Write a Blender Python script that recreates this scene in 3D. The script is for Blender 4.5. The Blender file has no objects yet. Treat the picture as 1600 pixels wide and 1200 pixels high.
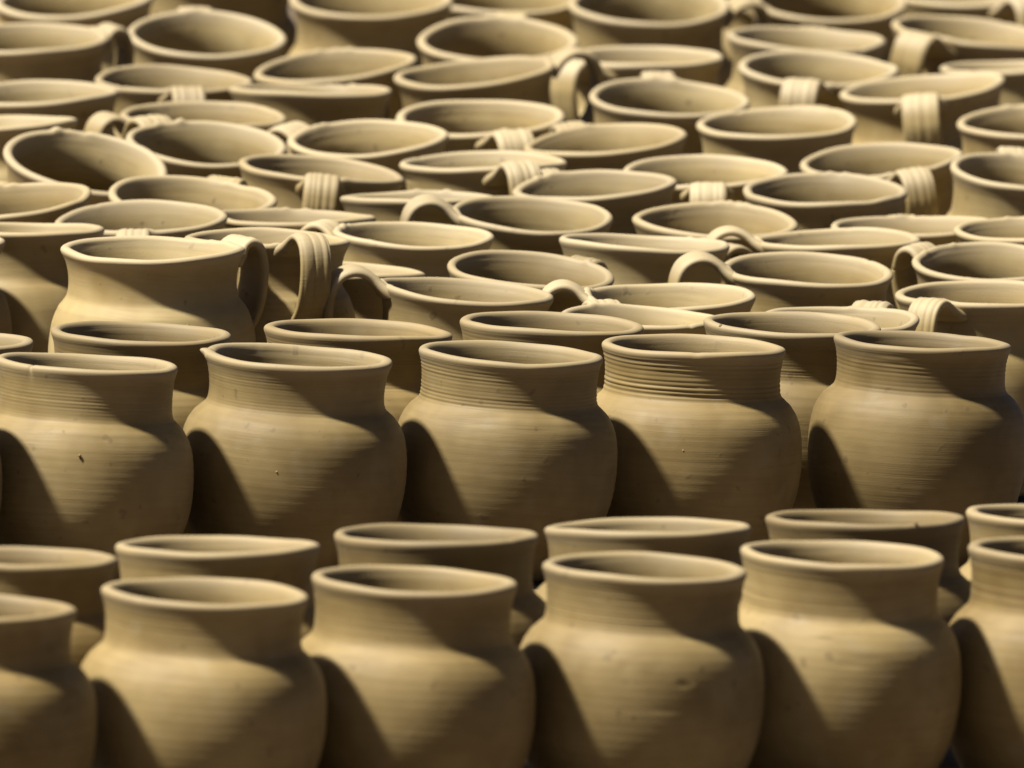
import bpy, math, random
import numpy as np
from mathutils import Matrix, Vector

# ------------------------------------------------------------------ camera, sky, sun, exposure
scene = bpy.context.scene
COL = scene.collection
R = math.radians
SUN_AZ, SUN_EL = R(200), R(58)            # direction towards the sun; azimuth counted from +X to +Y

cam_data = bpy.data.cameras.new('camera')
cam = bpy.data.objects.new('camera', cam_data)
COL.objects.link(cam)
scene.camera = cam
PITCH, ROLL = 0.11027027027027027, R(2.7)
fwd = Vector((0, math.cos(PITCH), -math.sin(PITCH)))
up0 = Vector((0, math.sin(PITCH), math.cos(PITCH)))
rt0 = Vector((1, 0, 0))
rt = math.cos(ROLL) * rt0 + math.sin(ROLL) * up0
up = math.cos(ROLL) * up0 - math.sin(ROLL) * rt0
m = Matrix((rt, up, -fwd)).transposed().to_4x4()
m.translation = Vector((0, 0, 1.4020773872929935))
cam.matrix_world = m
cam_data.sensor_width = 36.0
cam_data.lens = 36.0 * 30833.33 / 1600
cam_data.clip_start = 0.5
cam_data.clip_end = 2000
cam_data.dof.use_dof = True
cam_data.dof.focus_distance = 11.8
cam_data.dof.aperture_fstop = 22

world = bpy.data.worlds.new('World')
scene.world = world
world.use_nodes = True
wn = world.node_tree
wn.nodes.clear()
sky = wn.nodes.new('ShaderNodeTexSky')
sky.sky_type = 'NISHITA'
sky.sun_disc = False
sky.sun_elevation = SUN_EL
sky.sun_rotation = math.atan2(math.cos(SUN_AZ), math.sin(SUN_AZ))
sky.dust_density = 1.4
sky.air_density = 0.22
sky.ozone_density = 0.0
bg = wn.nodes.new('ShaderNodeBackground')
bg.inputs['Strength'].default_value = 0.05
wo = wn.nodes.new('ShaderNodeOutputWorld')
wn.links.new(sky.outputs[0], bg.inputs['Color'])
wn.links.new(bg.outputs[0], wo.inputs['Surface'])

sun_data = bpy.data.lights.new('sun', 'SUN')
sun_data.energy = 5
sun_data.angle = R(4.0)
sun_data.color = (1.0, 0.97, 0.90)
sun = bpy.data.objects.new('sun', sun_data)
COL.objects.link(sun)
sd = Vector((math.cos(SUN_EL) * math.cos(SUN_AZ), math.cos(SUN_EL) * math.sin(SUN_AZ), math.sin(SUN_EL)))
sun.rotation_euler = sd.to_track_quat('Z', 'Y').to_euler()
sun.location = (-4, 6, 6)

scene.view_settings.view_transform = 'Standard'
scene.view_settings.look = 'None'
scene.view_settings.exposure = 1.22
scene.view_settings.gamma = 1.0
scene.view_settings.use_curve_mapping = False
scene.cycles.max_bounces = 5
scene.cycles.diffuse_bounces = 4
scene.cycles.glossy_bounces = 1


# ------------------------------------------------------------------ materials
def new_mat(name):
    mt = bpy.data.materials.new(name)
    mt.use_nodes = True
    nt = mt.node_tree
    nt.nodes.clear()
    out = nt.nodes.new('ShaderNodeOutputMaterial')
    bs = nt.nodes.new('ShaderNodeBsdfPrincipled')
    nt.links.new(bs.outputs[0], out.inputs['Surface'])
    return mt, nt, bs


def mathn(nt, op, a, b=None, c=None):
    n = nt.nodes.new('ShaderNodeMath')
    n.operation = op
    for i, v in enumerate((a, b, c)):
        if v is None:
            continue
        if isinstance(v, (int, float)):
            n.inputs[i].default_value = v
        else:
            nt.links.new(v, n.inputs[i])
    return n.outputs[0]


def mixc(nt, fac, a, b, mode='MIX'):
    n = nt.nodes.new('ShaderNodeMix')
    n.data_type = 'RGBA'
    n.blend_type = mode
    for sock, v in ((n.inputs[0], fac), (n.inputs[6], a), (n.inputs[7], b)):
        if isinstance(v, (int, float)):
            sock.default_value = v
        elif isinstance(v, tuple):
            sock.default_value = (*v, 1)
        else:
            nt.links.new(v, sock)
    return n.outputs[2]


def noise(nt, vec, scale, detail=3, rough=0.55, w=None):
    n = nt.nodes.new('ShaderNodeTexNoise')
    n.noise_dimensions = '3D'
    n.inputs['Scale'].default_value = scale
    n.inputs['Detail'].default_value = detail
    n.inputs['Roughness'].default_value = rough
    nt.links.new(vec, n.inputs['Vector'])
    return n.outputs['Fac']


def ramp(nt, fac, lo, hi):
    n = nt.nodes.new('ShaderNodeMapRange')
    n.inputs[1].default_value = lo
    n.inputs[2].default_value = hi
    nt.links.new(fac, n.inputs[0])
    return n.outputs[0]


def clay_material():
    mt, nt, bs = new_mat('raw_clay')
    tc = nt.nodes.new('ShaderNodeTexCoord')
    tone = nt.nodes.new('ShaderNodeAttribute')
    tone.attribute_type = 'OBJECT'
    tone.attribute_name = 'tone'            # 0 damp olive clay .. 1 dry pale clay
    seed = nt.nodes.new('ShaderNodeAttribute')
    seed.attribute_type = 'OBJECT'
    seed.attribute_name = 'seed'
    off = nt.nodes.new('ShaderNodeVectorMath')
    off.operation = 'ADD'
    sv = nt.nodes.new('ShaderNodeCombineXYZ')
    for i in range(3):
        nt.links.new(seed.outputs['Fac'], sv.inputs[i])
    nt.links.new(tc.outputs['Object'], off.inputs[0])
    nt.links.new(sv.outputs[0], off.inputs[1])
    P = off.outputs[0]
    mp = nt.nodes.new('ShaderNodeMapping')
    mp.inputs['Scale'].default_value = (1, 1, 22)
    nt.links.new(P, mp.inputs['Vector'])
    mp2 = nt.nodes.new('ShaderNodeMapping')
    mp2.inputs['Scale'].default_value = (1, 1, 55)
    mp2.inputs['Rotation'].default_value = (R(3.0), R(2.0), 0)
    nt.links.new(P, mp2.inputs['Vector'])
    patches = noise(nt, P, 17, 3, 0.62)
    blot = noise(nt, P, 45, 2, 0.6)
    warp = nt.nodes.new('ShaderNodeVectorMath')
    warp.operation = 'MULTIPLY_ADD'
    nz = nt.nodes.new('ShaderNodeTexNoise')
    nz.inputs['Scale'].default_value = 9
    nz.inputs['Detail'].default_value = 0
    nt.links.new(P, nz.inputs['Vector'])
    nt.links.new(nz.outputs['Color'], warp.inputs[0])
    warp.inputs[1].default_value = (.02, .02, .5)
    nt.links.new(mp.outputs[0], warp.inputs[2])
    streak = noise(nt, warp.outputs[0], 14, 3, 0.65)
    fine = noise(nt, mp2.outputs[0], 22, 3, 0.7)
    grain = noise(nt, P, 900, 1, 0.7)
    spots = noise(nt, P, 120, 1, 0.5)
    smear = noise(nt, P, 60, 1, 0.5)
    where = ramp(nt, noise(nt, P, 22, 1, 0.5), .42, .62)        # wiped smooth here, streaky there
    damp = mixc(nt, ramp(nt, patches, .36, .64), (.103, .0645, .0165), (.17, .1135, .036))
    dry = mixc(nt, ramp(nt, patches, .36, .64), (.225, .158, .057), (.30, .226, .100))
    c = mixc(nt, tone.outputs['Fac'], damp, dry)
    c = mixc(nt, mathn(nt, 'MULTIPLY', ramp(nt, streak, .45, .75), mathn(nt, 'MULTIPLY_ADD', where, .25, .08)), c, (.10, .061, .016))
    c = mixc(nt, mathn(nt, 'MULTIPLY', ramp(nt, blot, .58, .74), 0.30), c, (.21, .165, .095))
    c = mixc(nt, mathn(nt, 'MULTIPLY', ramp(nt, spots, .71, .76), 0.45), c, (.09, .055, .022))
    vv = nt.nodes.new('ShaderNodeAttribute')
    vv.attribute_type = 'OBJECT'
    vv.attribute_name = 'shade'
    hs = nt.nodes.new('ShaderNodeHueSaturation')
    nt.links.new(c, hs.inputs['Color'])
    nt.links.new(vv.outputs['Fac'], hs.inputs['Value'])
    c = hs.outputs['Color']
    # the lip dries first and turns pale
    hg = nt.nodes.new('ShaderNodeAttribute')
    hg.attribute_type = 'OBJECT'
    hg.attribute_name = 'rim_height'
    sx = nt.nodes.new('ShaderNodeSeparateXYZ')
    nt.links.new(tc.outputs['Object'], sx.inputs[0])
    dz = mathn(nt, 'SUBTRACT', hg.outputs['Fac'], sx.outputs[2])
    dz = mathn(nt, 'MULTIPLY_ADD', patches, 0.012, dz)
    lip = ramp(nt, dz, .016, .006)
    lip = mathn(nt, 'MULTIPLY', lip, mathn(nt, 'MULTIPLY_ADD', tone.outputs['Fac'], .45, .2))
    c = mixc(nt, lip, c, (.36, .292, .185))
    nt.links.new(c, bs.inputs['Base Color'])
    rg = mathn(nt, 'MULTIPLY_ADD', streak, 0.25, 0.55)
    nt.links.new(rg, bs.inputs['Roughness'])
    bs.inputs['Specular IOR Level'].default_value = 0.36
    h = mathn(nt, 'MULTIPLY', mathn(nt, 'MULTIPLY', fine, 0.65), mathn(nt, 'MULTIPLY_ADD', where, 0.8, 0.2))
    h = mathn(nt, 'MULTIPLY_ADD', streak, 0.4, h)
    h = mathn(nt, 'MULTIPLY_ADD', grain, 0.22, h)
    h = mathn(nt, 'MULTIPLY_ADD', smear, 0.8, h)
    h = mathn(nt, 'MULTIPLY_ADD', ramp(nt, spots, .70, .78), 0.35, h)
    bp = nt.nodes.new('ShaderNodeBump')
    bp.inputs['Strength'].default_value = 0.7
    bp.inputs['Distance'].default_value = 0.00026
    nt.links.new(h, bp.inputs['Height'])
    nt.links.new(bp.outputs[0], bs.inputs['Normal'])
    return mt


def wood_material():
    mt, nt, bs = new_mat('weathered_wood')
    tc = nt.nodes.new('ShaderNodeTexCoord')
    oi = nt.nodes.new('ShaderNodeObjectInfo')
    ad = nt.nodes.new('ShaderNodeVectorMath')
    ad.operation = 'ADD'
    nt.links.new(tc.outputs['Object'], ad.inputs[0])
    nt.links.new(oi.outputs['Location'], ad.inputs[1])
    mp = nt.nodes.new('ShaderNodeMapping')
    mp.inputs['Scale'].default_value = (1.2, 18, 18)
    nt.links.new(ad.outputs[0], mp.inputs['Vector'])
    g = noise(nt, mp.outputs[0], 6, 6, 0.65)
    c = mixc(nt, ramp(nt, g, .3, .7), (.075, .05, .026), (.15, .107, .06))
    nt.links.new(c, bs.inputs['Base Color'])
    bs.inputs['Roughness'].default_value = 0.85
    bp = nt.nodes.new('ShaderNodeBump')
    bp.inputs['Distance'].default_value = 0.0015
    nt.links.new(g, bp.inputs['Height'])
    nt.links.new(bp.outputs[0], bs.inputs['Normal'])
    return mt


def earth_material():
    mt, nt, bs = new_mat('dry_earth')
    tc = nt.nodes.new('ShaderNodeTexCoord')
    g = noise(nt, tc.outputs['Object'], 3, 8, 0.65)
    c = mixc(nt, ramp(nt, g, .3, .7), (.04, .025, .013), (.07, .046, .025))
    nt.links.new(c, bs.inputs['Base Color'])
    bs.inputs['Roughness'].default_value = 0.95
    bp = nt.nodes.new('ShaderNodeBump')
    bp.inputs['Distance'].default_value = 0.02
    nt.links.new(g, bp.inputs['Height'])
    nt.links.new(bp.outputs[0], bs.inputs['Normal'])
    return mt


CLAY, WOOD, EARTH = clay_material(), wood_material(), earth_material()


# ------------------------------------------------------------------ mesh helpers
def make_mesh(name, verts, faces, mat, smooth=True):
    me = bpy.data.meshes.new(name)
    nv, nf = len(verts), len(faces)
    faces = np.asarray(faces, dtype=np.int32)
    k = faces.shape[1]
    me.vertices.add(nv)
    me.vertices.foreach_set('co', np.asarray(verts, dtype=np.float32).ravel())
    me.loops.add(nf * k)
    me.loops.foreach_set('vertex_index', faces.ravel())
    me.polygons.add(nf)
    me.polygons.foreach_set('loop_start', np.arange(0, nf * k, k, dtype=np.int32))
    me.polygons.foreach_set('use_smooth', np.full(nf, smooth, dtype=bool))
    me.update(calc_edges=True)
    me.validate()
    me.materials.append(mat)
    return me


def link(name, me, parent=None):
    o = bpy.data.objects.new(name, me)
    COL.objects.link(o)
    if parent is not None:
        o.parent = parent
    return o


def catmull(pts, n):
    P = np.array(pts, float)
    P = np.vstack([2 * P[0] - P[1], P, 2 * P[-1] - P[-2]])
    segs = len(P) - 3
    t = np.linspace(0, segs - 1e-9, n)
    i = t.astype(int)
    u = (t - i)[:, None]
    a, b, c, d = P[i], P[i + 1], P[i + 2], P[i + 3]
    return 0.5 * (2 * b + (c - a) * u + (2 * a - 5 * b + 4 * c - d) * u ** 2 + (3 * b - a - 3 * c + d) * u ** 3)


# profiles in rim diameters; z counted from the rim, outside going down
JAR_OUT = [(.472, .000), (.488, -.004), (.498, -.014), (.4995, -.028), (.495, -.044), (.488, -.064), (.480, -.10),
           (.4745, -.15), (.473, -.20), (.475, -.240), (.480, -.265), (.490, -.284), (.512, -.304), (.544, -.336),
           (.577, -.390), (.597, -.452), (.608, -.53), (.611, -.61), (.609, -.69)]
JAR_IN = [(.455, -.003), (.443, -.016), (.433, -.045), (.423, -.10), (.418, -.20), (.428, -.28), (.470, -.33),
          (.525, -.39), (.56, -.48), (.572, -.65)]
MUG_OUT = [(.476, .001), (.488, -.003), (.497, -.011), (.5, -.022), (.495, -.038), (.483, -.062), (.469, -.10),
           (.460, -.15), (.457, -.20), (.459, -.245), (.466, -.280), (.482, -.308), (.508, -.346), (.533, -.41),
           (.549, -.49), (.557, -.58), (.557, -.67)]
MUG_IN = [(.463, -.002), (.451, -.012), (.441, -.034), (.426, -.072), (.408, -.125), (.398, -.19), (.402, -.26),
          (.43, -.33), (.48, -.40), (.51, -.52), (.52, -.64)]


def vessel_mesh(name, D, h, jar, rng, segs, groove=0.0, feats=()):
    H = h / D
    out = list(JAR_OUT if jar else MUG_OUT)
    inn = list(JAR_IN if jar else MUG_IN)
    kz, kn, kl = 1 + rng.uniform(-.07, .07), rng.uniform(-.007, .007), 1 + rng.uniform(-.12, .2)

    def vary(p, inner):
        r, z = p
        lip = math.exp(-(z / .05) ** 2)
        neck = math.exp(-((z + .2) / .12) ** 2)
        r = r + kn * neck
        if inner:
            r -= (kl - 1) * .03 * lip
        return (r, z * (kz if z < -.06 else 1 + (kz - 1) * (z / -.06)))
    out, inn = [vary(p, False) for p in out], [vary(p, True) for p in inn]
    z0, r0 = out[-1][1], out[-1][0]
    rb = 0.39
    low = H + z0 
    for f, rr in ((.22, .974), (.44, .918), (.66, .83), (.84, .735), (.95, .67)):
        out.append((r0 * rr if f < .9 else rb * 1.04, z0 - low * f))
    out += [(rb, -H + .012), (rb - .012, -H)]
    zi = inn[-1][1]
    li = H + zi - .06
    inn += [(.515 if jar else .485, zi - li * .4), (.43, zi - li * .75), (.33, zi - li * .97), (.18, zi - li), (.004, zi - li)]
    no = 150 if jar else 72
    # dense where the throwing rings are
    po = catmull(out, 900)
    d = np.r_[0, np.cumsum(np.hypot(*np.diff(po, axis=0).T))]
    wgt = np.where((po[:, 1] < -.03) & (po[:, 1] > -.36), 3.0, 1.0) * np.where(po[:, 1] > -.05, 4.0, 1.0)
    cw = np.r_[0, np.cumsum(np.diff(d) * wgt[1:])]
    si = np.interp(np.linspace(0, cw[-1], no), cw, np.arange(900))
    po = np.c_[np.interp(si, np.arange(900), po[:, 0]), np.interp(si, np.arange(900), po[:, 1])]
    pi = catmull(inn, 46 if jar else 40)
    prof = np.vstack([pi[::-1], po, [[.16, -H], [.004, -H]]])
    kind = np.r_[np.zeros(len(pi)), np.ones(len(po)), np.full(2, 2)]
    th = np.linspace(0, 2 * np.pi, segs, endpoint=False)
    r = np.repeat(prof[:, :1], segs, 1)
    z = np.repeat(prof[:, 1:2], segs, 1)
    T = np.repeat(th[None], len(prof), 0)
    Z = z.copy()
    K = kind[:, None]
    # helical throwing rings
    if groove > 0:
        nr = rng.uniform(38, 62)
        ph = rng.uniform(0, 6.28)
        env = np.exp(-((Z + .175) / .115) ** 6)
        amp = 0.0
        wv = np.sin(2 * np.pi * nr * Z + T + ph)
        wv2 = np.sin(2 * np.pi * nr * .43 * Z + T + 2 * ph)
        wv3 = np.sin(2 * np.pi * nr * 1.9 * Z + T * 2 + 3 * ph)
        amp = (0.62 + .38 * np.sin(Z * 41 + ph * 3 + .6 * np.sin(2 * T + ph))) * (0.7 + .3 * np.sin(T + ph))
        r += np.where(K == 1, 1, 0) * env * groove * .62 * amp * (.0022 * np.sign(wv) * np.abs(wv) ** .7 + .0012 * wv2 + .0008 * wv3)
        r += np.where(K == 1, 1, 0) * .0007 * np.sin(2 * np.pi * 23 * Z + T + ph) * (Z < -.3)
    pin = rng.uniform(0, 6.28)
    r += (K == 0) * (Z < -.025) * (.0016 * np.sin(2 * np.pi * 24 * Z + T + pin) + .0009 * np.sin(2 * np.pi * 41 * Z + T + 2 * pin)) * (.6 + .4 * np.sin(T + pin))
    # soft finger waves, ovality, wavy rim
    top = np.clip(1 + Z / .45, 0, 1)
    a = [rng.uniform(0, 6.28) for _ in range(8)]
    r *= 1 + (.008 if jar else .012) * np.cos(2 * T + a[0]) * top + .003 * np.cos(3 * T + a[1]) + .0025 * np.cos(5 * T + a[2] + 4 * Z)
    z += top ** 2 * ((.004 if jar else .007) * np.cos(2 * T + a[3]) + (.0025 if jar else .004) * np.cos(3 * T + a[4]) + .0012 * np.cos(7 * T + a[5]))
    # dents and lumps in the wall
    for _ in range(9 if jar else 5):
        t0, zz = rng.uniform(0, 6.28), rng.uniform(-.9, -.05)
        st, sz = rng.uniform(.05, .3), rng.uniform(.01, .05)
        dt = (T - t0 + np.pi) % (2 * np.pi) - np.pi
        r += rng.uniform(-.0045, .0035) * np.exp(-(dt / st) ** 2 - ((Z - zz) / sz) ** 2) * (K < 2)
    for (t0, zz, st, sz, amt, lift) in feats:
        dt = (T - math.radians(t0) + np.pi) % (2 * np.pi) - np.pi
        g = np.exp(-(dt / st) ** 2 - ((Z - zz) / sz) ** 2)
        r += amt * g
        z += lift * g
    V = np.stack([r * np.cos(T), r * np.sin(T), z + H], -1).reshape(-1, 3) * D
    n = len(prof)
    i = np.arange(n - 1)[:, None] * segs
    j = np.arange(segs)[None]
    j2 = (j + 1) % segs
    F = np.stack([i + j, i + segs + j, i + segs + j2, i + j2], -1).reshape(-1, 4)
    return make_mesh(name, V, F, CLAY)


HANDLE = [(.470, -.045), (.505, -.008), (.555, .036), (.615, .060), (.675, .050), (.725, .008), (.752, -.07), (.757, -.17),
          (.740, -.28), (.695, -.385), (.625, -.455), (.545, -.50), (.515, -.515)]


def handle_mesh(name, D, h, az, reach, rise, rng):
    P = np.array(HANDLE)
    P[:, 0] = np.where(P[:, 0] > .5, .5 + (P[:, 0] - .5) * reach, P[:, 0])
    P[:, 1] = np.where(P[:, 1] > -.08, P[:, 1] - .06 * (1 - rise), P[:, 1])
    n = 40
    c = catmull(P, n)
    tan = np.gradient(c, axis=0)
    tan /= np.linalg.norm(tan, axis=1)[:, None]
    nor = np.c_[-tan[:, 1], tan[:, 0]]            # outward side
    s = np.linspace(0, 1, n)
    base = rng.uniform(.098, .118)
    hw = base * (1 + .55 * np.exp(-(s / .10) ** 2) + .30 * np.exp(-((1 - s) / .12) ** 2))
    tk = .0255 * (1 + .5 * np.exp(-(s / .1) ** 2) + .4 * np.exp(-((1 - s) / .1) ** 2))
    m_out, m_in, m_e = 33, 9, 3
    nr = rng.choice([4, 5, 5])
    ph = rng.uniform(-.3, .3)
    sec = []
    uo = np.linspace(1, -1, m_out)
    uw = uo + .10 * np.sin(uo * 3 + ph * 20) + .05 * np.sin(uo * 7 + ph * 50)
    ridge = np.abs(np.cos((uw * nr / 2 + ph) * np.pi)) ** .55 * (.6 + .4 * np.abs(np.sin(uo * 2.3 + ph * 30)))
    for u, rd in zip(uo, ridge):
        sec.append((u, 1.0, rd))
    for u in np.linspace(-1, 1, m_in):
        sec.append((u * .94, -1.0, 0))
    sec = np.array(sec)
    edge = np.sqrt(np.clip(1 - np.abs(sec[:, 0]) ** 6, 0, 1))
    k = len(sec)
    ca, sa = math.cos(math.radians(az)), math.sin(math.radians(az))
    skew = rng.uniform(-.03, .03)
    rdg = rng.uniform(.006, .0115)
    V = np.zeros((n, k, 3))
    for i in range(n):
        fade = math.sin(math.pi * min(1, max(0, s[i] * 1.0))) ** .3
        off = np.where(sec[:, 1] > 0, tk[i] * (.30 + .70 * edge) + rdg * sec[:, 2] * fade * edge - .006, -tk[i] * (.30 + .70 * edge))
        rr = c[i, 0] + nor[i, 0] * off
        zz = c[i, 1] + nor[i, 1] * off
        ww = sec[:, 0] * hw[i] + skew * math.sin(s[i] * 3.1)
        # follow the curve of the wall at the two joints
        near = math.exp(-(s[i] / .08) ** 2) + math.exp(-((1 - s[i]) / .08) ** 2)
        rr = rr - near * ww ** 2 * 1.0
        V[i, :, 0] = rr * ca - ww * sa
        V[i, :, 1] = rr * sa + ww * ca
        V[i, :, 2] = zz + .0015 * math.sin(9 * s[i] + ph * 9)
    V[:, :, 2] += h / D
    V = V.reshape(-1, 3) * D
    F = []
    for i in range(n - 1):
        for j in range(k):
            F.append((i * k + j, i * k + (j + 1) % k, (i + 1) * k + (j + 1) % k, (i + 1) * k + j))
    return make_mesh(name, V, F, CLAY)


def crumb_mesh(name, size, rng):
    V, F = [], []
    nu, nv = 8, 6
    for a in range(nv + 1):
        p = math.pi * a / nv
        for b in range(nu):
            q = 2 * math.pi * b / nu
            k = size * rng.uniform(.65, 1.2)
            V.append((k * math.sin(p) * math.cos(q), k * math.sin(p) * math.sin(q), k * math.cos(p)))
    for a in range(nv):
        for b in range(nu):
            F.append((a * nu + b, (a + 1) * nu + b, (a + 1) * nu + (b + 1) % nu, a * nu + (b + 1) % nu))
    return make_mesh(name, V, F, CLAY)


# ------------------------------------------------------------------ ground and planks
me = make_mesh('ground', [(-600, -600, -.05), (600, -600, -.05), (600, 900, -.05), (-600, 900, -.05)], [(0, 1, 2, 3)], EARTH, False)
g = link('ground', me)
g['kind'] = 'structure'

deck = bpy.data.objects.new('plank_floor', None)
COL.objects.link(deck)
deck['kind'] = 'structure'
ROW = R(31.0)
deck.location = (0, 11.7, 0)
deck.rotation_euler = (0, 0, ROW)


def plank_mesh(L, W, T):
    b = .003
    xs, V = L / 2, []
    ring = [(-W / 2, -T), (-W / 2, -b), (-W / 2 + b, 0), (W / 2 - b, 0), (W / 2, -b), (W / 2, -T)]
    for x in (-xs, xs):
        V += [(x, y, z) for y, z in ring]
    F = [(i, (i + 1) % 6, 6 + (i + 1) % 6, 6 + i) for i in range(6)]
    me = bpy.data.meshes.new('plank')
    me.from_pydata(V, [], F + [tuple(range(5, -1, -1)), tuple(range(6, 12))])
    me.materials.append(WOOD)
    return me


pm = plank_mesh(5.6, .112, .03)
prng = random.Random(4)
for i in range(50):
    o = link('plank', pm, deck)
    o.location = (prng.uniform(-.15, .15), -2.0 + i * .116, -.0005 - prng.uniform(0, .002))

# ------------------------------------------------------------------ the vessels
# code, base position, rim diameter, height, pitch towards the viewer, roll, handle azimuth, handle reach, label
JARS = [
    ('A0', (-0.2769, 10.3564, 0.0006), 0.1090, 0.1242, 0.0049, -0.0122, 'clay jar in the front row, cut off by the left edge of the picture'),
    ('A1', (-0.1578, 10.4334, 0.0005), 0.1104, 0.1285, 0.0114, -0.0035, 'leftmost of the four complete clay jars in the front row'),
    ('A2', (-0.0468, 10.5136, 0.0003), 0.1113, 0.1308, 0.0063, -0.0035, 'clay jar in the front row, second from the left of its four complete jars'),
    ('A3', (0.0768, 10.5756, 0.0004), 0.1105, 0.1360, 0.0095, -0.0035, 'clay jar in the front row, second from the right of its four complete jars'),
    ('A4', (0.1838, 10.6606, 0.0002), 0.1114, 0.1385, 0.0043, 0.0017, 'front row clay jar with faint slanting scratches on its shoulder, rightmost complete one'),
    ('A5', (0.3096, 10.7179, 0.0002), 0.1120, 0.1396, -0.0012, -0.0035, 'ribbed-neck clay jar in the front row, cut off by the right edge of the picture'),
    ('B0', (-0.2580, 10.5213, 0.0018), 0.1093, 0.1299, -0.0285, -0.0297, 'clay jar of the second row, its shadowed neck cut off by the left edge'),
    ('B1', (-0.1499, 10.6144, 0.0024), 0.1113, 0.1298, -0.0348, -0.0419, 'second row clay jar peeking out just behind the leftmost complete front jar'),
    ('B2', (-0.0327, 10.7128, 0.0020), 0.1127, 0.1301, -0.0278, -0.0367, 'second row clay jar peeking out behind the second complete front jar from the left'),
    ('B3', (0.0853, 10.7931, 0.0031), 0.1132, 0.1292, -0.0453, -0.0541, 'second row clay jar with a sunlit shoulder, behind the third complete front jar'),
    ('B4', (0.2044, 10.8776, 0.0023), 0.1109, 0.1307, -0.0383, -0.0384, 'second row clay jar behind the front jar that has a scratched shoulder'),
    ('B5', (0.3161, 10.9585, 0.0016), 0.1131, 0.1296, -0.0294, -0.0209, 'second row clay jar with only its left rim showing at the right edge'),
    ('C0', (-0.3587, 11.4247, 0.0008), 0.1074, 0.1285, -0.0138, -0.0122, 'third row clay jar, only a sliver of belly showing at the left edge'),
    ('C1', (-0.2503, 11.5001, 0.0009), 0.1081, 0.1294, -0.0199, 0.0052, 'third row clay jar with a cracked lip and a clay crumb on its shoulder'),
    ('C2', (-0.1283, 11.5755, 0.0008), 0.1103, 0.1313, 0.0137, 0.0140, 'third row clay jar with a small pinched fin sticking out of its lip'),
    ('C3', (-0.0028, 11.6413, 0.0006), 0.1090, 0.1322, 0.0100, 0.0087, 'middle clay jar of the third row, with sharp throwing ridges round its neck'),
    ('C4', (0.1089, 11.7273, 0.0004), 0.1098, 0.1326, -0.0032, -0.0087, 'third row clay jar with evenly ribbed neck, right of the sharp-ridged middle one'),
    ('C5', (0.2446, 11.7839, 0.0006), 0.1076, 0.1353, -0.0135, 0.0052, 'rightmost clay jar of the third row, standing apart with a rounded neighbour shadow'),
    ('D0', (-0.3349, 11.6022, 0.0015), 0.1090, 0.1268, -0.0192, -0.0297, 'fourth row clay jar with just its rim end showing at the left edge'),
    ('D1', (-0.2208, 11.6719, 0.0004), 0.1078, 0.1308, 0.0051, -0.0070, 'fourth row clay jar with specks inside its rim, between the two leftmost third row jars'),
    ('D2', (-0.0928, 11.7426, 0.0006), 0.1126, 0.1307, -0.0132, -0.0052, 'fourth row clay jar behind the gap right of the fin-lipped jar'),
    ('D3', (0.0219, 11.8335, 0.0001), 0.1116, 0.1310, 0.0002, 0.0017, 'fourth row clay jar behind the gap right of the middle third row jar'),
    ('D4', (0.1684, 11.8938, 0.0008), 0.1086, 0.1305, 0.0194, -0.0035, 'fourth row clay jar half hidden behind the rightmost third row jar'),
]
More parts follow.
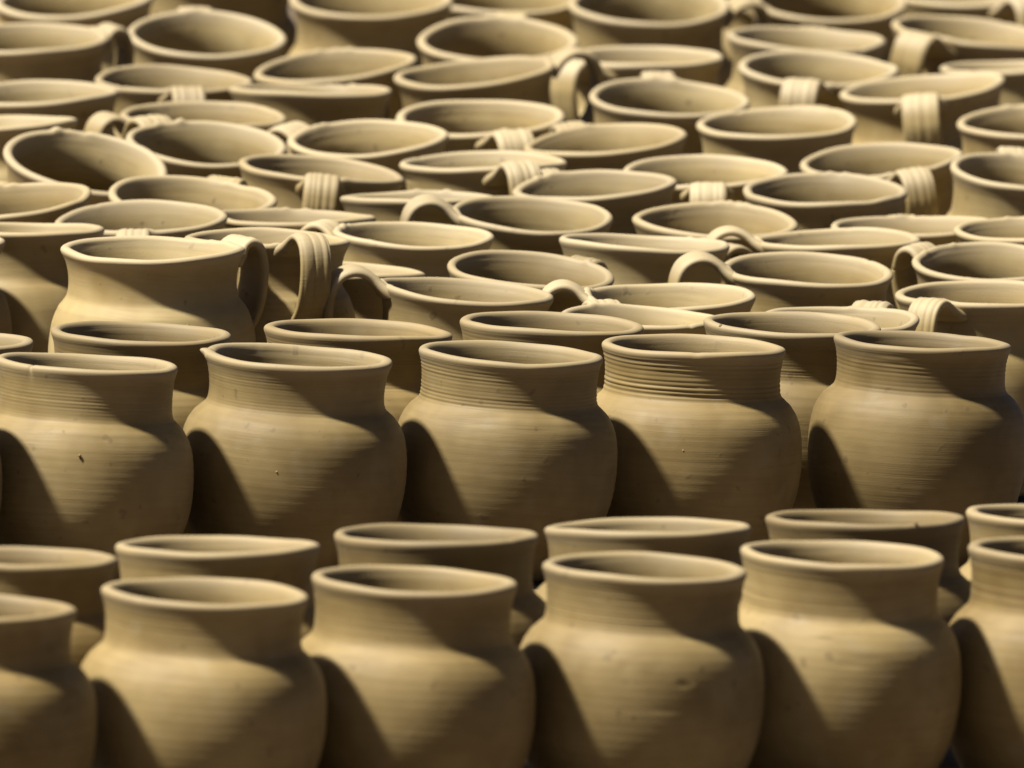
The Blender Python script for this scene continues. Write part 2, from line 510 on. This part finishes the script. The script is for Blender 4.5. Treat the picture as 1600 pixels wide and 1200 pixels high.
MUGS = [
    ((-0.3095, 13.8847, 0.0072), 0.1129, 0.1204, 0.1301, -0.0995, 194, 1.1, -0.8, 'far mug at the top left corner, its upper rim cut by the picture edge'),
    ((-0.3368, 13.5662, 0.0050), 0.1095, 0.1219, 0.0970, -0.0646, 30, 0.75, -0.2, 'far left clay mug with a strap handle bending away behind its right side'),
    ((-0.2234, 13.6678, 0.0082), 0.1120, 0.1199, 0.1881, 0.0052, 100, 1.1, -0.8, 'wide-open dark-mouthed mug near the top left, facing well towards the viewer'),
    ((-0.2363, 13.3379, 0.0029), 0.1086, 0.1213, 0.0651, -0.0209, 278, 1.1, 0.4, 'clay mug near the top left, overlapped below by a mug with a side handle'),
    ((-0.3174, 13.1743, 0.0036), 0.1090, 0.1229, 0.0413, -0.0733, 191, 1.1, -0.8, 'low-lying mug rim at the left edge, below the mug with the right-hand strap handle'),
    ((-0.3386, 12.9565, 0.0029), 0.1056, 0.1234, -0.0261, -0.0646, 180, 1.1, -0.8, 'nearly edge-on mug rim at the left edge, just above the steeply tipped dark mug'),
    ((-0.2102, 13.0756, 0.0029), 0.1116, 0.1234, 0.0589, -0.0297, 205, 0.85, 0.1, 'clay mug whose handle bends out on its left side, upper left of the crowd'),
    ((-0.2953, 12.7523, 0.0122), 0.1086, 0.1188, 0.2701, 0.1100, 100, 0.6, -1.3, 'most steeply tipped mug, black mouth leaning right, at the far left'),
    ((-0.2107, 12.9037, 0.0070), 0.1075, 0.1207, 0.1656, 0.0227, 122, 1.1, -0.6, 'dark-mouthed mug just right of the steeply tipped one'),
    ((-0.1071, 13.9805, 0.0052), 0.1164, 0.1216, 0.1050, -0.0471, 95, 1.1, -0.8, 'clay mug with a bright sunlit left shoulder, cut by the top edge left of centre'),
    ((-0.0135, 14.0982, 0.0063), 0.1128, 0.1177, 0.1352, -0.0471, 80, 1.1, -0.8, 'mug at the top edge in the centre, mostly hidden behind a wide-open mug'),
    ((-0.0166, 13.7337, 0.0086), 0.1116, 0.1197, 0.1952, -0.0384, 85, 1.1, -0.8, 'wide-open clay mug near the top centre, its mouth facing the viewer'),
    ((0.0883, 14.0269, 0.0081), 0.1140, 0.1232, 0.1807, -0.0297, 20, 1.1, -0.8, 'clay mug with a deep dark mouth at the top edge, right of the top centre'),
    ((-0.1160, 13.5140, 0.0070), 0.1122, 0.1167, 0.0905, -0.1344, 95, 1.1, -0.8, 'mug tilted up to the right, just below the one with the bright sunlit shoulder'),
    ((-0.0192, 13.4337, 0.0065), 0.1115, 0.1247, 0.0666, -0.1344, 18, 1.1, 0.4, 'left-leaning mug with a strip of handle at its right, below the wide-open central one'),
    ((-0.1416, 13.2547, 0.0022), 0.1102, 0.1261, -0.0412, -0.0297, 60, 1.1, -0.8, 'flat edge-on mug rim under the right-tilted mug, upper left of centre'),
    ((-0.0227, 13.1604, 0.0060), 0.1122, 0.1211, 0.1255, -0.0559, 287, 1.1, 0.4, 'centre mug with a short ribbed handle hanging at its front right, pale oval mouth'),
    ((-0.0917, 12.9839, 0.0063), 0.1065, 0.1211, 0.1218, -0.0908, 140, 1.1, -0.25, 'mug with a small handle knob at the back left of its rim, left of centre'),
    ((0.0864, 13.6505, 0.0031), 0.1147, 0.1216, 0.0226, -0.0646, 231, 1, 0.3, 'shallow-rimmed mug with a large ribbed handle curling down at its front left'),
    ((0.0985, 13.3591, 0.0057), 0.1087, 0.1214, 0.1347, -0.0035, 98, 1.1, -0.25, 'mug with a crumbly handle joint at the back of its rim, right of centre'),
    ((0.1952, 13.8359, 0.0021), 0.1126, 0.1240, 0.0485, 0.0052, 85, 1.1, -0.8, 'shallow mug rim under the topmost dark mouth at upper right'),
    ((0.2035, 13.6122, 0.0049), 0.1125, 0.1232, 0.1124, -0.0122, 262, 1.1, 0.4, 'upper right mug with a pale stub of handle at its front, dark oval mouth'),
    ((0.0690, 13.0413, 0.0062), 0.1083, 0.1211, 0.0794, -0.1257, 112, 1.1, -0.25, 'mug leaning to the left right of centre, with a flat handle top behind its rim'),
    ((-0.0178, 12.8480, 0.0027), 0.1089, 0.1235, 0.0043, -0.0646, 290, 1.1, 0.4, 'edge-on centre mug with a ribbed handle looping towards the viewer'),
    ((0.0605, 12.7350, 0.0053), 0.1062, 0.1217, 0.0684, -0.1082, 122, 1.1, -0.25, 'left-leaning mug with a broad handle lump behind the left of its rim'),
    ((0.1259, 12.8688, 0.0045), 0.1073, 0.1218, 0.0971, -0.0471, 272, 1.1, 0.4, 'mug with a short ribbed handle at its front, below a dark-sided mug right of centre'),
    ((0.1785, 13.2177, 0.0049), 0.1093, 0.1219, 0.0895, -0.0733, 70, 1.1, -0.8, 'clay mug without visible handle, dark flank, left of the mug with the long front handle'),
    ((0.2882, 13.5093, 0.0064), 0.1152, 0.1212, 0.0504, -0.1344, 268, 1.1, 0.4, 'left-leaning upper right mug with a long ribbed handle straight down its front'),
    ((0.3055, 13.9479, 0.0046), 0.1162, 0.1220, 0.0691, 0.0750, 238, 1, 0.2, 'right-tipped mug with a thick ribbed handle at its front left, near the top right corner'),
    ((0.2148, 14.1621, 0.0090), 0.1105, 0.1203, 0.2112, 0.0052, 194, 1.1, -0.8, 'tipped dark-mouthed mug at the top edge, a handle merging into its left rim'),
    ((0.3234, 14.2194, 0.0014), 0.1157, 0.1241, -0.0054, -0.0297, 298, 1.1, 0.4, 'mug at the top right corner showing only its lower rim and a handle'),
    ((0.3490, 13.6837, 0.0026), 0.1132, 0.1236, -0.0342, -0.0471, 346, 1.1, -0.8, 'flat edge-on mug rim at the right edge, under the right-tipped mug'),
    ((0.3507, 13.3008, 0.0044), 0.1100, 0.1223, 0.0981, -0.0297, 95, 1.1, -0.8, 'clay mug with dark mouth cut by the right edge, in its upper part'),
    ((0.2511, 13.0191, 0.0065), 0.1085, 0.1188, 0.1021, -0.1169, 286, 1.1, 0.4, 'left-leaning mug with a ribbed handle at its front right, on the right side'),
    ((0.2024, 12.7754, 0.0039), 0.1082, 0.1230, 0.0853, -0.0384, 80, 0.8, -1, 'mug with an oval mouth directly in front of the left-leaning one at right'),
    ((0.3278, 12.9342, 0.0049), 0.1078, 0.1240, 0.1018, 0.0576, 98, 1.1, -0.25, 'right-tipped mug with sunlit left flank, cut by the right edge'),
    ((0.1264, 12.5513, 0.0043), 0.1063, 0.1223, 0.1031, -0.0122, 80, 1.1, -0.8, 'mug whose lower right rim is crossed by a small handle arch, right of centre'),
    ((0.2595, 12.6171, 0.0028), 0.1036, 0.1184, 0.0220, -0.0646, 95, 1.1, -0.8, 'mug rim mostly hidden behind two others, above the dark-mouthed right edge mug'),
    ((0.2089, 12.4579, 0.0027), 0.1064, 0.1236, 0.0079, -0.0646, 186, 1.1, 1, 'shallow mug with a small arched handle on its left, right of centre'),
    ((0.0786, 12.3792, 0.0009), 0.1082, 0.1251, -0.0219, 0.0052, 40, 1.1, -0.8, 'nearly edge-on mug with a thin flat rim, centre right behind a large handle arch'),
    ((0.0072, 12.5208, 0.0047), 0.1044, 0.1239, 0.1145, 0.0052, 188, 1.1, 1, 'dark-mouthed centre mug with an arched handle standing out at its left'),
    ((0.1818, 12.2721, 0.0038), 0.1071, 0.1227, 0.0902, -0.0087, 190, 1.1, 1, 'clay mug with the largest open handle arch at its left, right of centre'),
    ((-0.0660, 12.3677, 0.0019), 0.1016, 0.1243, 0.0484, -0.0035, 156, 1, -0.25, 'mug with a sunlit right rim and a handle lump at its back left'),
    ((-0.0585, 12.6077, 0.0026), 0.1061, 0.1218, -0.0512, -0.0384, 80, 1.1, -0.8, 'edge-on mug rim behind the arched handle of the central dark-mouthed mug'),
    ((-0.1370, 12.7513, 0.0028), 0.1089, 0.1235, 0.0333, 0.0576, 272, 1.1, 0.4, 'right-tipped mug with a five-ribbed handle facing the viewer, left of centre'),
    ((-0.2101, 12.5555, 0.0053), 0.1087, 0.1212, 0.1248, 0.0052, 75, 1.1, -0.8, 'mug with an oval mouth directly below the steeply tipped dark one and right of it'),
    ((-0.3082, 12.4704, 0.0069), 0.1040, 0.1209, 0.1060, -0.1344, 100, 1.1, -0.8, 'mug at the left edge leaning left, below the steeply tipped dark one'),
    ((-0.1401, 12.4507, 0.0015), 0.1039, 0.1230, -0.0206, -0.0297, 90, 1.1, -0.8, 'edge-on mug rim below the mug with the five-ribbed front handle'),
    ((-0.2285, 12.3798, 0.0050), 0.1089, 0.1235, 0.0859, -0.0820, 266, 1.1, 0.4, 'leaning mug with a rounded handle top in front, behind the largest mug at left'),
    ((-0.3067, 12.2819, 0.0018), 0.1034, 0.1246, -0.0343, -0.0297, 160, 1.1, -0.8, 'mug at the left edge with a flat rim and sunlit shoulder, beside the largest mug'),
    ((-0.1516, 12.0851, 0.0009), 0.1017, 0.1470, -0.0070, -0.0209, 293, 1.1, 1, 'upright mug with a tall grooved strap handle down its front, right of the largest mug'),
    ((-0.2175, 11.9873, 0.0019), 0.1141, 0.1471, 0.0200, -0.0367, 38, 0.62, 0, 'largest mug, with a long smooth neck, standing foremost at the left'),
    ((-0.0360, 12.0468, 0.0019), 0.1092, 0.1242, 0.0187, 0.0401, 190, 1.1, 1, 'foremost centre mug with a round handle loop at its left, tipped right'),
    ((0.0035, 12.1698, 0.0045), 0.1051, 0.1246, 0.1035, 0.0401, 60, 1.1, -0.8, 'right-tipped mug with dark oval mouth behind the foremost centre mug'),
    ((-0.1069, 12.1867, 0.0009), 0.1002, 0.1191, -0.0215, 0.0052, 180, 1.1, -0.8, 'mug showing only a sunlit sliver of rim right of the tall grooved handle'),
    ((0.1000, 12.0896, 0.0029), 0.1052, 0.1217, 0.0513, -0.0471, 182, 1, 1, 'mug with a small arched handle at left, between foremost mugs right of centre'),
    ((0.0775, 11.9755, 0.0010), 0.1000, 0.1212, 0.0223, -0.0122, 112, 1.1, -0.25, 'pale shallow mug rim peeking between two fourth row jars right of centre'),
    ((0.2020, 12.0127, 0.0020), 0.0987, 0.1216, 0.0411, -0.0297, 72, 1.1, -0.25, 'pale shallow mug rim peeking behind the half-hidden fourth row jar at right'),
    ((0.2925, 12.1740, 0.0027), 0.1032, 0.1235, 0.0492, -0.0471, 242, 1.1, 0.4, 'right edge mug with a ribbed handle curling down at its front left'),
    ((0.3031, 12.3765, 0.0052), 0.1032, 0.1218, 0.1252, -0.0297, 138, 0.85, -0.4, 'right edge mug with a ribbed handle top behind its left rim and a dark mouth'),
    ((0.3342, 12.5305, 0.0023), 0.1037, 0.1290, 0.0328, -0.0471, 100, 1.1, -0.8, 'mug rim cut by the right edge, in the middle height of the crowd'),
    ((-0.3662, 12.1843, 0.0015), 0.1017, 0.1246, -0.0227, -0.0297, 170, 1.1, -0.8, 'mug with only the tip of its rim showing at the left edge'),
    ((-0.2220, 14.1427, 0.0046), 0.1150, 0.1221, 0.0909, -0.0471, 346, 1.1, -0.8, 'mug cut off by the top edge, right behind the wide-open dark-mouthed one at left'),
    ((0.0402, 14.3654, 0.0047), 0.1168, 0.1172, 0.0920, -0.0471, 100, 1.1, -0.8, 'mug hidden behind the deep dark mouth at the top edge right of centre'),
    ((0.1591, 14.3128, 0.0047), 0.1164, 0.1267, 0.0923, -0.0471, 90, 1.1, -0.8, 'mug hidden at the top edge behind the tipped dark-mouthed one'),
]
GROOVE = {'A0': .5, 'A1': .5, 'A2': .8, 'A3': .8, 'A4': 1.3, 'A5': 1.8, 'B4': .8, 'B5': .6, 'C1': .6, 'C2': .6, 'C3': 1.9, 'C4': 2.2, 'C5': 1.0, 'D1': 1.0, 'D2': 1.8, 'D3': .8, 'D4': .9}
FEATS = {
    'C1': [(233, -.01, .018, .05, -.016, -.010), (250, -.33, .05, .012, .006, 0)],
    'C2': [(184, -.012, .030, .022, .030, .014), (190, -.03, .05, .03, .006, 0)],
    'A3': [(290, -.50, .045, .012, -.006, 0), (296, -.515, .02, .008, .007, 0), (262, -.43, .05, .025, -.004, 0)],
    'A4': [(262, -.36, .10, .005, -.006, 0), (282, -.45, .16, .006, -.005, 0), (276, -.48, .14, .005, -.004, 0)],
    'A2': [(238, -.42, .05, .012, -.007, 0), (244, -.40, .02, .010, .006, 0)],
    'C3': [(283, -.36, .20, .004, -.005, 0), (275, -.62, .3, .004, .004, 0)],
}
CRUMBS = {'C1': [(270, -.46, .0010, .0)], 'C2': [(263, -.56, .0007, 1.6)],
          'C4': [(266, -.52, .0006, 1.3)], 'D1': [(60, -.01, .0011, 0)], 'D4': [(215, -.004, .0012, 0)],
          'B4': [(300, -.004, .0011, 0)]}


def outer_radius(jar, z):
    p = JAR_OUT if jar else MUG_OUT
    return float(np.interp(-z, [-q[1] for q in p], [q[0] for q in p]))


def place(o, base, pitch, roll):
    o.matrix_world = Matrix.Translation(base) @ Matrix.Rotation(pitch, 4, 'X') @ Matrix.Rotation(roll, 4, 'Y')


for k, (code, base, D, h, pitch, roll, label) in enumerate(JARS):
    rng = random.Random(100 + k)
    segs = 256 if code in FEATS else 144
    nicks = []
    for _ in range(rng.choice([1, 2, 3, 4])):
        w = rng.choice([.05, .12, .2, .35])
        nicks.append((rng.uniform(0, 360), -.008, w, .03, rng.uniform(-.003, .002), rng.uniform(-.004, .002)))
    me = vessel_mesh('clay_jar', D, h, True, rng, segs, GROOVE.get(code, .5), list(FEATS.get(code, ())) + nicks)
    o = link('clay_jar', me)
    place(o, base, pitch, roll)
    o['label'] = label
    o['category'] = 'jar'
    o['group'] = 'unglazed wide-mouthed jars standing in rows'
    o['tone'] = rng.uniform(.0, .5)
    o['seed'] = rng.uniform(0, 20)
    o['rim_height'] = h
    o['shade'] = rng.uniform(.84, 1.14)
    for (t, z, size, tone) in CRUMBS.get(code, ()):
        c = link('clay_crumb', crumb_mesh('clay_crumb', size, rng), o)
        r = outer_radius(True, z) * D + size * .3
        c.location = (r * math.cos(R(t)), r * math.sin(R(t)), h + z * D)
        c['tone'] = tone - .3
        c['seed'] = 3.0
        c['rim_height'] = 9.0
        c['shade'] = 1.0

for k, (base, D, h, pitch, roll, az, reach, rise, label) in enumerate(MUGS):
    rng = random.Random(900 + k)
    root = bpy.data.objects.new('clay_mug', None)
    COL.objects.link(root)
    root.empty_display_size = .05
    place(root, base, pitch, roll)
    root['label'] = label
    root['category'] = 'mug'
    root['group'] = 'unglazed handled mugs crowded behind the jars'
    tone, seed = rng.uniform(.5, 1.1), rng.uniform(0, 20)
    shade = rng.uniform(.82, 1.12)
    feats = [(az + rng.uniform(-3, 3), -.005, .16, .03, .004, .006 + .008 * rise)]
    for _ in range(rng.choice([2, 3, 4, 5])):                     # crumbs of slip where the strap was pressed on
        feats.append((az + rng.uniform(-17, 17), -.004, rng.uniform(.03, .06), .014, rng.uniform(.0, .004), rng.uniform(.003, .011)))
    for _ in range(rng.choice([0, 1, 1, 2, 3])):                  # nicks and pressed flats of the lip
        w = rng.choice([.04, .05, .18, .3])
        feats.append((rng.uniform(0, 360), -.008, w, .03, rng.uniform(-.006, .002), rng.uniform(-.009, .003)))
    b = link('body', vessel_mesh('mug_body', D, h, False, rng, 128, rng.uniform(.05, .25), feats), root)
    hd = link('handle', handle_mesh('mug_handle', D, h, az, reach, rise, rng), root)
    for q in (b, hd):
        q['tone'] = tone
        q['seed'] = seed
        q['rim_height'] = h
        q['shade'] = shade
